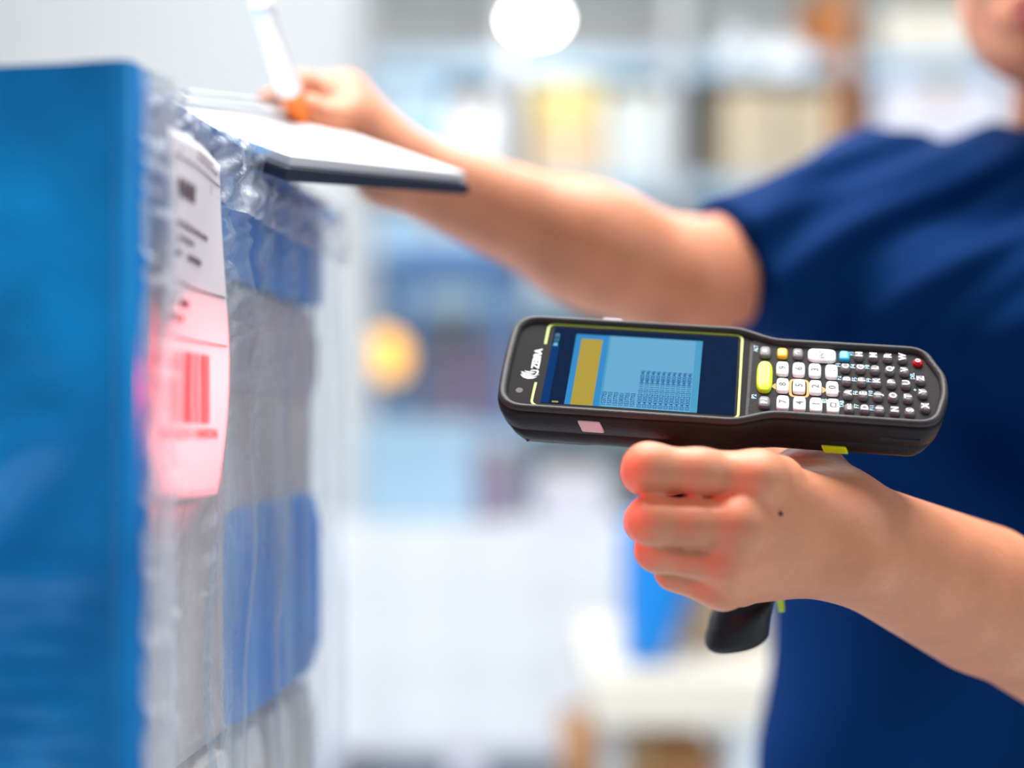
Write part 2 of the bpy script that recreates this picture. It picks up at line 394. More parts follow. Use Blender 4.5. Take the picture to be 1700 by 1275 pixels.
# --- forklift seen from behind
fx = at(728, 0, 6.2)[0]
fk = thing('forklift', 'pale blue forklift with glowing amber beacon far down the aisle', 'forklift', (fx, 6.2, 0))
def part(name, m, parent, boxes, bev=.02):
    bm = bmesh.new()
    for c_, s_ in boxes: add_box(bm, c_, s_, None, bev)
    return link(name, bm_mesh(name, bm), m, parent)
part('counterweight', 'pale_blue', fk, [((0, .2, .72), (.74, .62, .80)), ((0, .05, 1.0), (.62, .3, .2))], .06)
part('overhead_guard', 'mid_blue', fk, [((-.31, .1, 1.45), (.06, .06, .8)), ((.31, .1, 1.45), (.06, .06, .8)), ((-.31, .95, 1.4), (.06, .06, 1.0)), ((.31, .95, 1.4), (.06, .06, 1.0)), ((0, .5, 1.86), (.70, 1.0, .06))])
part('seat', 'mauve', fk, [((.12, .62, 1.05), (.36, .4, .12)), ((.12, .45, 1.28), (.36, .10, .5))], .03)
part('mast', 'mid_blue', fk, [((-.2, 1.35, 1.1), (.08, .12, 2.0)), ((.2, 1.35, 1.1), (.08, .12, 2.0)), ((0, 1.35, 2.05), (.5, .1, .08))])
part('chassis', 'mid_blue', fk, [((0, .7, .42), (.72, 1.0, .42))], .03)
for sx in (-.34, .34):
    for y in (.25, 1.1):
        bm = bmesh.new(); add_tube(bm, (sx-.08, y, .2), (sx+.08, y, .2), .2, n=24); link('wheel', bm_mesh('wheel', bm, False), 'black_rubber', fk)
for sx in (-.15, .15): part('fork', 'grey_steel', fk, [((sx, 1.65, .1), (.1, .55, .04))], .004)
bp = at(640, 596, 6.2)
bm = bmesh.new(); add_tube(bm, (bp[0]-fx, -.14, bp[2]-.14), (bp[0]-fx, -.14, bp[2]-.07), .06, n=16); add_box(bm, (bp[0]-fx, -.06, bp[2]-.16), (.06, .3, .04))
link('beacon_base', bm_mesh('beacon_base', bm), 'mid_blue', fk)
bm = bmesh.new(); bmesh.ops.create_uvsphere(bm, u_segments=16, v_segments=10, radius=.11)
for v in bm.verts: v.co = Vector((v.co.x+bp[0]-fx, v.co.y-.14, v.co.z+bp[2]))
link('beacon_light', bm_mesh('beacon_light', bm, True), 'beacon', fk)

# --- white wrapped load on the floor, built of cartons on a wooden pallet
wl = thing('white_wrapped_load', 'low pallet load of white cartons in the aisle behind the scanner', 'pallet load', (0, 0, 0))
x0, x1 = at(500, 0, 4.4)[0], at(1050, 0, 4.4)[0]
wz = at(0, 872, 4.4)[2]
nb = 4; hh = (wz-.14)/3
for r_ in range(3):
    for i in range(nb):
        w_ = (x1-x0)/nb
        link('carton', box_me('carton', (x0+w_*(i+.5), 4.65, .14+hh*(r_+.5)), (w_-.003, .5, hh-.003), .004), 'white_card', wl)
for i in range(5): link('deck_board', box_me('deck_board', ((x0+x1)/2, 4.45+.1*i, .128), (x1-x0, .08, .022)), 'lavender', wl)
for i in range(3): link('bearer', box_me('bearer', (x0+.06+(x1-x0-.12)*i/2, 4.65, .058), (.1, .5, .116)), 'lavender', wl)
carton(895, 1012, 786, 869, 4.45, 'lavender', 'small pale lavender box on the white pallet load', .3)
carton(600, 790, 700, 865, 4.55, 'pale_blue', 'pale blue bale lying on the left of the white load', .3, tape=False, name='wrapped_bale', cat='bale')
carton(792, 860, 742, 865, 4.55, 'mauve', 'mauve box beside the pale blue bale on the white load', .25)

# --- packing bench with its goods, right of the aisle
d = 2.7; tz = at(0, 1122, d)[2]; bx0, bx1 = at(985, 0, d)[0], at(1330, 0, d)[0]
pb = thing('packing_bench', 'white packing bench with thick top edge behind the pistol grip', 'bench', ((bx0+bx1)/2, d+.4, 0))
bw = bx1-bx0
part('bench_top', 'cream_card', pb, [((0, 0, tz-.05), (bw, .8, .10))], .008)
part('lower_shelf', 'lavender', pb, [((0, 0, .30), (bw-.04, .7, .03))], .004)
for sx in (-1, 1):
    for sy in (-1, 1): part('leg', 'grey_steel', pb, [((sx*(bw/2-.04), sy*.34, (tz-.1)/2), (.05, .05, tz-.1))], .004)
carton(940, 1188, 1240, 1403, d+.1, 'kraft', 'brown cardboard box on the shelf under the packing bench', .4)
carton(1130, 1264, 965, 1079, d+.3, 'kraft_pale', 'pale kraft box on the packing bench behind the blue sack', .35)
# blue sack
a0 = at(1112, 1118, d)
bs = thing('blue_sack', 'bright blue plastic sack standing on the left of the packing bench', 'sack', (a0[0], d+.22, tz))
lv = []
for k in range(9):
    t_ = k/8; z = t_*.275; w_ = .040+.062*t_; off = -.03+.055*t_
    ring = []
    for i in range(28):
        an = 2*math.pi*i/28; rr = 1+.05*math.sin(5*an+3*t_)
        ring.append((off+w_*rr*math.copysign(abs(math.cos(an))**.7, math.cos(an)), .11*rr*math.copysign(abs(math.sin(an))**.7, math.sin(an)), z))
    lv.append(np.array(ring))
lv.append(lv[-1]*np.array([.45, .5, 1])+np.array([.014, 0, .03]))
link('sack_body', loft_me('sack_body', lv), 'strong_blue', bs)
bm = bmesh.new(); add_tube(bm, (.028, 0, .30), (.032, 0, .335), .03, .055, 14); link('tied_neck', bm_mesh('tied_neck', bm), 'strong_blue', bs)

# ================================================================== THE WRAPPED PALLET (left foreground)
U = np.array([.0844, .9964, 0]); Wd = np.array([-.9964, .0844, 0])     # along its right side, along its front
Y0 = .513; CORN = np.array([-.184+.0847*Y0, Y0, 0]); TOP = H+.128; LEN = .405
wp = thing('wrapped_pallet_stack', 'tall stack of goods in blue and clear film with a barcode label', 'pallet load', tuple(CORN))
Rp = Matrix(((U[0], Wd[0], 0), (U[1], Wd[1], 0), (0, 0, 1)))
wp.rotation_euler = Rp.to_euler()       # local: x along the right side (away), y along the front (left), z up
def LP(u, w, z): return (u, w, z)
tp = TOP
for i in range(5): link('deck_board', box_me('deck_board', (.035+.066*i, .32, .130), (.056, .62, .02), .002), 'pallet_wood', wp)
for i in range(3): link('bearer', box_me('bearer', (LEN/2, .05+.27*i, .06), (LEN-.01, .08, .12), .003), 'pallet_wood', wp)
def good(name, m, u0, u1, z0, z1, w0=.016, dep=.24, bev=.005):
    return link(name, box_me(name, ((u0+u1)/2, w0+dep/2, (z0+z1)/2), (u1-u0, dep, z1-z0), bev), m, wp)
good('blue_pack', 'blue_goods', .03, .39, H+.072, TOP-.004, .012)
good('grey_bundle', 'grey_goods', .02, .39, H-.156, H+.0715, .018, bev=.008)
good('blue_pack', 'blue_goods', .185, .39, H-.157, H-.040, .009, .1, .022)
good('mauve_pack', 'mauve_goods', .10, .39, H+.012, H+.066, .012, .1, .016)
for i, (u0, u1) in enumerate(((.015, .07), (.075, .135), (.14, .205), (.21, .265), (.27, .33), (.335, .39))):
    good('white_bag', 'white_goods', u0, u1, H-.245+.01*(i % 2), H-.157, .012, .2, .022)
for z0, z1, m_ in ((H-.40, H-.25, 'grey_goods'), (H-.62, H-.405, 'mauve_goods'), (H-.82, H-.625, 'blue_goods'), (.142, H-.825, 'grey_goods')):
    good('grey_carton' if m_ != 'blue_goods' else 'blue_pack', m_, .02, .39, z0, z1)
# core of the stack behind the blue front
link('core_carton', box_me('core_carton', (LEN/2+.015, .44, (TOP+.14)/2), (LEN-.05, .36, TOP-.15), .01), 'blue_goods', wp)
# blue front sheet, folded over the corner
def front(u, v):      # u along the front (left), v height
    n = vnoise(u*9, v*7, 3)*.020+vnoise(u*26+v*9, v*22, 4)*.012+vnoise(u*60-v*40, v*55, 9)*.004
    fold = .014*np.exp(-((v-(H-.02)+.55*(u-.05))/.012)**2)*smoothstep(.0, .05, u)
    fold2 = .005*np.exp(-((v-(H-.055))/.006)**2)+.006*np.exp(-((u-.075-.25*np.abs(v-H-.02))/.01)**2)*(v > H-.02)
    lad = .0009*np.sin(v*2*np.pi/.011)*np.exp(-((u-.032)/.018)**2)*(v < H-.06)
    wrap = np.exp(-(u/.012)**2)
    x = -.002-(n*(.25+.75*smoothstep(TOP, TOP-.08, v))+fold+fold2)*smoothstep(0, .03, u)+.020*smoothstep(.0, -.02, u)-lad
    return [x, np.maximum(u, -.004), v+.004*vnoise(u*12, v*0+3, 8)*(v > TOP-.02)]
link('blue_front_film', grid_me('blue_front_film', np.linspace(-.02, .62, 180), np.linspace(.13, TOP+.001, 300), front), 'blue_film', wp)
def topf(u, v): return [u-.004, v, TOP+.001+vnoise(u*20, v*20, 6)*.006*(1-smoothstep(.0, .0, u))+0*u]
link('blue_top_film', grid_me('blue_top_film', np.linspace(0, LEN, 60), np.linspace(.0, .62, 90), topf), 'blue_film', wp)
# clear stretch film on the right side, crinkled
def side(u, v):
    z = v-H
    big = vnoise(u*14, z*9, 11)*.010+vnoise(u*34, z*16, 12)*.004
    up = smoothstep(-.02, .05, z)*(1-smoothstep(.20, .30, u))
    cr = (np.abs(vnoise(u*26+z*30, z*150-u*60, 13))-.2)*.011*smoothstep(.06, .11, u)*up
    ribs = .0010*np.sin(z*2*np.pi/.0026+u*300)*(np.exp(-((u-.104)/.006)**2)+.7*np.exp(-((u-.074)/.003)**2)+.8*np.exp(-((u-.125)/.003)**2))*smoothstep(.06, .0, z)
    fold = .006*np.exp(-((u-.116-.008*np.sin(z*18))/.004)**2)+.005*np.exp(-((u-.165-.010*np.sin(z*13+2))/.006)**2)+.006*np.exp(-((u-.235-.014*np.sin(z*11))/.008)**2)+.005*np.exp(-((u-.30-.012*np.sin(z*15))/.007)**2)+.005*np.exp(-((u-.03-.01*np.sin(z*14+1))/.006)**2)
    taper = smoothstep(0, .02, u)
    return [u, .002-(big+cr+fold)*taper-ribs, np.minimum(v, TOP+.002+.004*vnoise(u*40, z*0, 5))]
link('clear_side_film', grid_me('clear_side_film', np.linspace(-.003, LEN, 330), np.linspace(.13, TOP+.003, 520), side), 'clear_film', wp)
# a crumpled second turn of film over the corner and the top edge
def crease(u, v):
    z = v-H
    n = vnoise(u*40, z*10, 21)*.006+np.abs(vnoise(u*30+z*20, z*120, 22))*.008
    return [u, -.004-n-.006*np.sin(np.clip(u/.05, 0, 1)*np.pi), v]
link('film_corner_turn', grid_me('film_corner_turn', np.linspace(.002, .036, 40), np.linspace(H-.30, TOP, 320), crease), 'film_crease', wp)
def topturn(u, v):
    n = vnoise(u*60+v*90, v*120, 23)*.007+np.abs(vnoise(u*90, v*160+u*50, 24))*.006
    z = TOP+.004-v; return [u, -.003-n-.3*v*0, z]
link('film_top_turn', grid_me('film_top_turn', np.linspace(.012, LEN-.01, 260), np.linspace(0, .036, 40), topturn), 'film_crease', wp)
# shipping label
TL, TR, BR, BL = [np.array(((y-Y0)/U[1], z)) for y, z in ((.546, .1135), (.620, .1116), (.607, -.0308), (.528, -.0300))]
def lab(a, b, lift=0.):
    a = np.asarray(a, float); b = np.asarray(b, float)
    p = [(TL[i]*(1-a)+TR[i]*a)*(1-b)+(BL[i]*(1-a)+BR[i]*a)*b for i in (0, 1)]
    w = -.0055-lift-.0035*np.sin(b*3.1)*a-.002*np.sin(a*4+b*5)
    return [p[0], w, H+p[1]]
lb = link('shipping_label', grid_me('shipping_label', np.linspace(0, 1, 24), np.linspace(0, 1, 40), lab), 'label_paper', wp)
so = lb.modifiers.new('thickness', 'SOLIDIFY'); so.thickness = .0003; so.offset = -1
def lab_boxes(name, rects, m):
    v, f = [], []
    for a0_, a1_, b0_, b1_ in rects:
        n_ = max(1, int((a1_-a0_)/.1)); k_ = max(1, int((b1_-b0_)/.05))
        for i in range(n_):
            for j in range(k_):
                A0, A1 = a0_+(a1_-a0_)*i/n_, a0_+(a1_-a0_)*(i+1)/n_; B0, B1 = b0_+(b1_-b0_)*j/k_, b0_+(b1_-b0_)*(j+1)/k_
                o = len(v); v += [lab(A0, B0, .0007), lab(A1, B0, .0007), lab(A1, B1, .0007), lab(A0, B1, .0007)]; f.append((o, o+1, o+2, o+3))
    return link(name, me_py(name, np.array(v), np.array(f), True), m, lb)
for b_ in (.068, .408, .556): lab_boxes('ruled_line', [(.05, .97, b_, b_+.0048)], 'label_ink')
words = []
def line(a0_, a1_, b_, h_, wl_=.05):
    a_ = a0_; words = []
    while a_ < a1_:
        w_ = wl_*random.uniform(.5, 1.3); words.append((a_, min(a1_, a_+w_), b_, b_+h_)); a_ += w_+.018
    lab_boxes('text_line', words, 'label_ink')
line(.42, .80, .018, .006, .06); line(.42, .92, .036, .006, .06)
line(.10, .72, .245, .013, .05); line(.14, .44, .283, .013, .05); line(.12, .22, .325, .013, .06); line(.34, .62, .322, .018, .05)
line(.12, .16, .455, .014, .04); line(.28, .44, .452, .018, .06); line(.10, .36, .497, .016, .06)
big = []
for i in range(4):
    a_ = .11+.075*i; big += [(a_, a_+.022, .128, .178), (a_+.034, a_+.054, .128, .178), (a_, a_+.054, .128, .138), (a_, a_+.054, .168, .178)]
lab_boxes('bold_text', big, 'label_ink')
bars = []; a_ = .24; widths = [1, 1, 3, 1, 2, 2, 1, 3, 1, 1, 2, 4, 1, 2, 1, 3, 2, 1, 1, 2, 3, 1, 4, 1, 1, 2, 1, 3, 2, 1, 2, 1, 1, 3, 1, 2, 2, 1, 4, 1, 1, 2, 3, 1, 1]
unit = .50/sum(widths)
for i, w_ in enumerate(widths):
    if i % 2 == 0: bars.append((a_, a_+w_*unit*.95, .592, .792))
    a_ += w_*unit
lab_boxes('barcode', bars, 'barcode_ink')
nm = text_me('0343052151118480046', .0062, .00004)
nv = np.empty(len(nm.vertices)*3); nm.vertices.foreach_get('co', nv); nv = nv.reshape(-1, 3)
q = [lab(.49+x/.079, .822-y/.1425, .0008) for x, y, _ in nv]
me = nm.copy(); me.vertices.foreach_set('co', np.array(q).ravel()); me.update(); link('barcode_number', me, 'barcode_ink', lb)

# ================================================================== THE HANDHELD SCANNER
R3 = np.array(((.98718, .15042, -.05222), (-.14302, .70266, -.69700), (-.06815, .69553, .71518)))
def ortho(R):
    x = R[:, 0]/np.linalg.norm(R[:, 0]); z = np.cross(x, R[:, 1]); z /= np.linalg.norm(z); return np.stack([x, np.cross(z, x), z], 1)
R3 = ortho(R3); T3 = np.array((.013508, .650242, .009012+H))
hs = thing('handheld_scanner', 'black handheld scanner terminal with keypad and lit screen on pistol grip', 'scanner', tuple(T3))
hs.rotation_euler = Matrix(R3.tolist()).to_euler()
hs.scale = (1, 1, 1)
def G(p): return R3 @ (np.asarray(p, float)/1000)+T3           # device mm -> world
def Ginv(w): return (R3.T @ (np.asarray(w, float)-T3))         # world -> device metres
# outline in mm: nose at x=-21, tail at x=182, centre line y=26
def half(x): return 33.0-6.6*smoothstep(85, 107, x)
def corner(cx, cy, r, a0_, a1_, n): return [(cx+r*math.cos(a), cy+r*math.sin(a)) for a in np.linspace(a0_, a1_, n)]
pts = []
rn, rt = 12.0, 11.0
for x in np.linspace(-21+rn, 182-rt-5, 90): pts.append((x, 26+float(half(x))))           # far side, nose -> tail
pts += corner(182-rt-5, 26+26.4-rt, rt, math.pi/2, math.radians(12), 12)[1:]
for y in np.linspace(34, 18, 9): pts.append((182-2.6*((y-26)/16)**2*1.0-.0, y))
pts += corner(182-rt-3, 26-26.4+rt, rt, math.radians(-8), -math.pi/2, 12)
for x in np.linspace(182-rt-5, -21+rn, 90)[1:]: pts.append((x, 26-float(half(x))))
pts += corner(-21+rn, 26-33+rn, rn, -math.pi/2, -math.pi, 14)[1:]
for y in np.linspace(26-33+rn, 26+33-rn, 12)[1:-1]: pts.append((-21-.6*(1-((y-26)/22)**2), y))
pts += corner(-21+rn, 26+33-rn, rn, math.pi, math.pi/2, 14)[:-1]
base = np.array(pts)
# even resample and normals
seg = np.linalg.norm(np.roll(base, -1, 0)-base, axis=1); cum = np.concatenate([[0], np.cumsum(seg)])
tt = np.linspace(0, cum[-1], 281)[:-1]; bc = np.vstack([base, base[:1]])
base = np.stack([np.interp(tt, cum, bc[:, 0]), np.interp(tt, cum, bc[:, 1])], 1)
for _ in range(2): base = .25*np.roll(base, 1, 0)+.5*base+.25*np.roll(base, -1, 0)
tg = np.roll(base, -1, 0)-np.roll(base, 1, 0); nrm = np.stack([-tg[:, 1], tg[:, 0]], 1); nrm /= np.linalg.norm(nrm, axis=1)[:, None]
if (nrm*(base-base.mean(0))).sum() > 0: nrm = -nrm               # inward
def ring(h, inset, nose=0., tail=0.):
    p = base+nrm*inset
    p = p.copy(); p[:, 0] += nose*smoothstep(6, -18, p[:, 0])-tail*smoothstep(160, 180, p[:, 0])
    return np.c_[p, np.full(len(p), h)]/1000
def noseless(h, inset): return ring(h, inset)
body = [ring(-.4, 3.6), ring(-.5, 1.2), ring(-.9, .75), ring(-1.4, .1), ring(-2.6, -.25), ring(-6, -.25, .3, .2), ring(-11.6, .15, 1.6, .8), ring(-12.2, .7, 2.2, 1.0), ring(-12.7, .7, 2.4, 1.1), ring(-13.3, .3, 2.2, 1.2), ring(-18.5, 1.2, 5.0, 3.2), ring(-21.0, 2.6, 6.2, 4.4), ring(-22.2, 4.6, 7.0, 5.0)]
link('housing', loft_me('housing', body), 'housing', hs)
rim = [ring(-.3, 3.9, .7), ring(1.2, 3.6, .6), ring(2.0, 3.1, .5), ring(2.45, 2.3, .2), ring(2.4, 1.3), ring(1.7, .5), ring(.6, .15), ring(-.2, .35), ring(-.5, 1.3), ring(-.6, 3.6)]
link('bumper_rim', loft_me('bumper_rim', rim+[rim[0]], cap0=False, cap1=False), 'rim_rubber', hs)
ins = (base+nrm*3.7)
def clip(poly, xa, xb):
    q = poly[(poly[:, 0] >= xa) & (poly[:, 0] <= xb)]
    far = q[q[:, 1] > 26]; near = q[q[:, 1] <= 26]
    far = far[np.argsort(far[:, 0])]; near = near[np.argsort(-near[:, 0])]
    return np.vstack([far, near])
def plate(name, poly, h0, h1, m, parent):
    return link(name, loft_me(name, [np.c_[poly, np.full(len(poly), h)]/1000 for h in (h0, h1)]), m, parent)
gl = plate('front_glass', clip(ins, -30, 93.0), -.6, 0, 'front_glass', hs)
kp = plate('keypad_panel', clip(base+nrm*3.9, 93.4, 200), -.6, .25, 'keypad_rubber', hs)
# lime line round the display, with a gap for the badge
def ribbon(path, w, h, name, m, parent):
    path = np.array(path, float); t_ = np.gradient(path, axis=0); n_ = np.stack([-t_[:, 1], t_[:, 0]], 1); n_ /= np.linalg.norm(n_, axis=1)[:, None]
    v = np.concatenate([np.c_[path+n_*w/2, np.full(len(path), h)], np.c_[path-n_*w/2, np.full(len(path), h)]])/1000
    k = len(path); return link(name, me_py(name, v, np.array([(i, i+1, k+i+1, k+i) for i in range(k-1)]), False), m, parent)
xa, xb, ya, yb, r_ = -4.6, 89.0, -2.5, 54.6, 3.2
path = [(xa+1.0, 40), (xa+1.0, yb-r_)]+[(xa+1.0+r_-r_*math.cos(t), yb-r_+r_*math.sin(t)) for t in np.linspace(0, math.pi/2, 8)]
path += [(x, yb) for x in np.linspace(xa+5, xb-r_-.2, 8)]+[(xb-r_+r_*math.sin(t), yb-r_+r_*math.cos(t)) for t in np.linspace(0, math.pi/2, 8)]
path += [(xb, y) for y in np.linspace(yb-r_-1, ya+r_+1, 6)]+[(xb-r_+r_*math.cos(t), ya+r_-r_*math.sin(t)) for t in np.linspace(0, math.pi/2, 8)]
path += [(x, ya) for x in np.linspace(xb-r_-1, xa+r_+1, 8)]+[(xa+r_-r_*math.sin(t), ya+r_-r_*math.cos(t)) for t in np.linspace(0, math.pi/2, 8)]
path += [(xa, 4), (xa+.2, 12.8)]
ribbon(path, 1.15, .08, 'lime_outline', 'lime_line', hs)
def quad(name, x0_, x1_, y0_, y1_, h, m, parent, sk=0.):
    v = np.array([(x0_, y0_, h), (x1_, y0_, h), (x1_+sk, y1_, h), (x0_+sk, y1_, h)])/1000
    return link(name, me_py(name, v, np.array([(0, 1, 2, 3)]), False), m, parent)
dp = quad('display', -.5, 87.2, -.6, 52.6, .10, 'lcd_navy', hs); dp['label'] = 'lit display with dark blue background'
quad('status_bar', -.4, 3.2, -.5, 40.0, .13, 'lcd_bar', dp)
quad('window_border', 10.4, 26.2, -.5, 48.5, .14, 'lcd_border', dp); quad('window_body', 26.2, 70.6, -.5, 48.6, .14, 'lcd_cyan', dp)
quad('yellow_bar', 13.2, 23.4, -.5, 45.3, .17, 'lcd_yellow', dp); quad('list_panel', 27.2, 67.4, -.5, 48.2, .17, 'lcd_panel', dp)
quad('battery_icon', .3, 2.3, 39.0, 41.0, .18, 'lcd_icon', dp); quad('notice_icon', 4.7, 7.6, .1, 1.2, .18, 'lcd_yellow', dp)
TM = Matrix(((0, -1, 0), (1, 0, 0), (0, 0, 1)))                      # reading direction: across the device, tops toward the nose
def dtext(s, x, y, h, size, m, parent, bold=0., align='CENTER', name='legend', spacing=1.):
    me = text_me(s, size/1000, bold/1000, align, spacing).copy()
    me.transform(Matrix.Translation((x/1000, y/1000, h/1000)) @ TM.to_4x4())
    return link(name, me, m, parent)
dtext('12:20', 1.5, 44.7, .18, 3.0, 'lcd_icon', dp, name='clock_text')
rows = ['1537703', '1537703', '1537703', '1538301', '1537703', '1537703']
bm = bmesh.new()
def addtext(s, x, y, h, size, bold, align):
    me = text_me(s, size/1000, bold/1000, align, .93).copy(); me.transform(Matrix.Translation((x/1000, y/1000, h/1000)) @ TM.to_4x4()); bm.from_mesh(me)
for i, s_ in enumerate(rows): addtext(s_, 28.2+2.62*i, .3, .20, 2.85, .035, 'LEFT')
for i in range(10): addtext('0343052151118480046', 44.4+2.42*i, .3, .20, 2.85, .035, 'LEFT')
me = bpy.data.meshes.new('list_text'); bm.to_mesh(me); bm.free(); link('list_text', me, 'lcd_text', dp)
# badge: maker's name and striped head
dtext('ZEBRA', -6.0, 29.2, .08, 5.0, 'print_white', hs, .14, name='maker_name', spacing=.9)
bm = bmesh.new()
def stripe(pts_, w):
    p = np.array(pts_, float); t_ = np.gradient(p, axis=0); n_ = np.stack([-t_[:, 1], t_[:, 0]], 1); n_ /= np.linalg.norm(n_, axis=1)[:, None]
    ww = w*np.sin(np.linspace(.25, math.pi-.12, len(p)))[:, None]
    A = [bm.verts.new((q_[0]/1000, q_[1]/1000, .00008)) for q_ in p+n_*ww/2]; B = [bm.verts.new((q_[0]/1000, q_[1]/1000, .00008)) for q_ in p-n_*ww/2]
    for i in range(len(p)-1): bm.faces.new((A[i], A[i+1], B[i+1], B[i]))
arc = lambda cx, cy, r, a, b: [(cx+r*math.cos(t), cy+r*math.sin(t)) for t in np.linspace(math.radians(a), math.radians(b), 8)]
stripe([(-12.2, 17.6), (-10.5, 16.0), (-8.5, 15.4), (-6.4, 15.6), (-4.4, 16.6)], 1.1)
stripe([(-12.0, 18.6), (-10.2, 17.2), (-8.2, 16.8), (-6.2, 17.0), (-3.6, 18.4)], 1.0)
stripe([(-12.4, 19.6), (-10.0, 18.5), (-8.0, 18.1), (-6.3, 18.4)], .9)
stripe([(-10.8, 20.2), (-8.8, 19.5), (-7.0, 19.4), (-5.4, 19.4)], .8)
stripe([(-8.2, 20.4), (-7.0, 20.9), (-5.6, 20.9), (-4.2, 20.2)], .7)
stripe([(-5.6, 17.4), (-4.6, 18.9), (-4.4, 20.4), (-5.2, 21.6)], .8)
me = bpy.data.meshes.new('maker_emblem'); bm.to_mesh(me); bm.free(); link('maker_emblem', me, 'print_white', hs)
bm = bmesh.new(); bmesh.ops.create_circle(bm, cap_ends=True, segments=24, radius=.0017, matrix=Matrix.Translation((-.0113, .0068, .00008))); me = bpy.data.meshes.new('sensor'); bm.to_mesh(me); bm.free()
link('light_sensor', me, 'rim_rubber', hs)
# keys
def key_me(name, sx, sy, hgt, n=4.5, dome=.5, taper=.5):
    def sup(ax_, ay_, h):
        a = np.linspace(0, 2*np.pi, 41)[:-1]; c_, s_ = np.cos(a), np.sin(a)
        return np.c_[ax_*np.sign(c_)*np.abs(c_)**(2/n), ay_*np.sign(s_)*np.abs(s_)**(2/n), np.full(40, h)]/1000
    ax_, ay_ = sx/2, sy/2
    return loft_me(name, [sup(ax_, ay_, 0), sup(ax_-.05, ay_-.05, hgt*.55), sup(ax_-taper*.5, ay_-taper*.5, hgt*.9), sup(ax_-taper, ay_-taper, hgt), sup(ax_*.5, ay_*.5, hgt+dome*.25)], cap0=False)
KM = dict(w=key_me('key_white', 5.7, 9.2, 1.5), e=key_me('key_enter', 12.9, 8.6, 1.5), g=key_me('key_round', 4.5, 5.6, 1.9, 2.6, .8, .8),
          b=key_me('key_wide', 5.4, 7.2, 1.7, 3.2, .6, .6), c=key_me('key_square', 5.0, 6.6, 1.5, 3.6, .6, .5), s=key_me('key_scan', 7.4, 20.6, 1.9, 3.0, .8, .9), r=key_me('key_power', 4.6, 4.6, 1.9, 2.2, 1.0, .9))
KMAT = {}
def key(kind, x, y, m, leg=None, legm='print_white', size=3.2, bold=.08, label=None):
    kk = (kind, m)
    if kk not in KMAT: KMAT[kk] = KM[kind].copy(); KMAT[kk].materials.append(M[m])
    o = bpy.data.objects.new('key', KMAT[kk]); C.objects.link(o); o.parent = hs; o.location = (x/1000, y/1000, .00025)
    if label: o['label'] = label
    if leg:
        top = {'w': 1.72, 'e': 1.72, 'g': 2.26, 'b': 1.98, 'c': 1.78, 's': 2.2, 'r': 2.3}[kind]
        dtext(leg, 0, 0, top, size, legm, o, bold)
    return o
X = [99.9, 108.0, 115.4, 122.7, 130.2]
gy = (42.5, 31.6, 20.3, 8.7)
key('b', X[0], 42.3, 'key_grey', '\u2022', size=8, label='grey dot key at the far end of the first row')
key('b', X[0]+.4, 8.2, 'key_grey', 'P1', size=3.8, bold=.12)
key('s', X[0]+.1, 25.3, 'lime', label='large lime yellow scan key')
key('c', X[1]-.2, 42.4, 'key_yellow', label='yellow key'); key('c', X[2]-.5, 42.7, 'key_grey', '\u2191', size=4.2, label='grey shift key')
key('e', 125.9, 42.4, 'key_white', 'ENT', 'print_dark', 2.8, .05, 'wide white enter key'); key('c', 136.2, 43.0, 'key_blue', label='blue key')
for i, col in enumerate((('9', '8', '7'), ('6', '5', '4'), ('3', '2', '1'), ('.', '0', 'BK'))):
    for j, s_ in enumerate(col):
        if s_ == 'BK':
            o = key('w', X[i+1]+.5, gy[j+1], 'key_white', label='white key with dark square symbol')
            bk = ribbon([(-1.1, -1.2), (1.1, -1.2), (1.1, 1.2), (-1.1, 1.2), (-1.1, -1.2)], .8, 1.68, 'legend', 'print_dark', o)
        else: key('w', X[i+1]+.25*j, gy[j+1], 'key_white', s_, 'print_dark', 4.6, .09)
lx = [136.5, 143.2, 149.7, 156.3, 162.8]; LET = ('CBA', 'GFED', 'LKJI', 'QPON', 'VUTS'); ly = (34.6, 25.9, 16.9, 7.9)
for i, s_ in enumerate(LET):
    for j, ch in enumerate(s_): key('g', lx[i]+.42*j, ly[j], 'key_grey', ch, size=4.4, bold=.17)
key('g', 137.7, 7.7, 'key_grey', 'ESC', size=2.2, bold=.04)
for ch, x in zip('HMRW', (142.7, 149.2, 155.7, 162.3)): key('g', x, 43.4, 'key_grey', ch, size=4.4, bold=.17)
for ch, x, y in (('Z', 169.7, 29.4), ('Y', 170.3, 20.6), ('X', 170.9, 11.4)): key('g', x, y, 'key_grey', ch, size=4.4, bold=.17)
key('r', 169.2, 41.5, 'key_red', '\u25cb', size=3, label='red power key')
# small blue prints beside the keys and amber arrows
bl = [('ALT', 95.6, 45.6), ('P2', 95.7, 12.6), ('F1', 133.4, 37.6), ('F2', 133.6, 28.6), ('*', 134.2, 19.6), ('TAB', 134.7, 11.3), ('F3', 139.6, 46.0), ('F4', 140.1, 37.3), ('F5', 140.6, 28.3), ('F6', 140.9, 19.3), ('F7', 141.2, 10.5),
      ('F8', 146.5, 37.4), ('F9', 147.0, 28.3), ('F10', 147.6, 19.6), ('F11', 147.9, 10.2), ('DEL', 166.6, 33.0), ('+', 167.4, 23.8), ('BS', 127.2, 12.6)]
for s_, x, y in bl: dtext(s_, x, y, .3, 2.6 if len(s_) > 2 else 3.0, 'print_blue', hs, .06, name='key_print', spacing=.95)
def sup_loop(cx, cy, ax_, ay_, n=5):
    a = np.linspace(0, 2*np.pi, 33); c_, s_ = np.cos(a), np.sin(a); return np.c_[cx+ax_*np.sign(c_)*np.abs(c_)**(2/n), cy+ay_*np.sign(s_)*np.abs(s_)**(2/n)]
ribbon(sup_loop(115.7, 19.9, 4.0, 5.6), 1.2, .32, 'amber_ring', 'amber_print', hs)
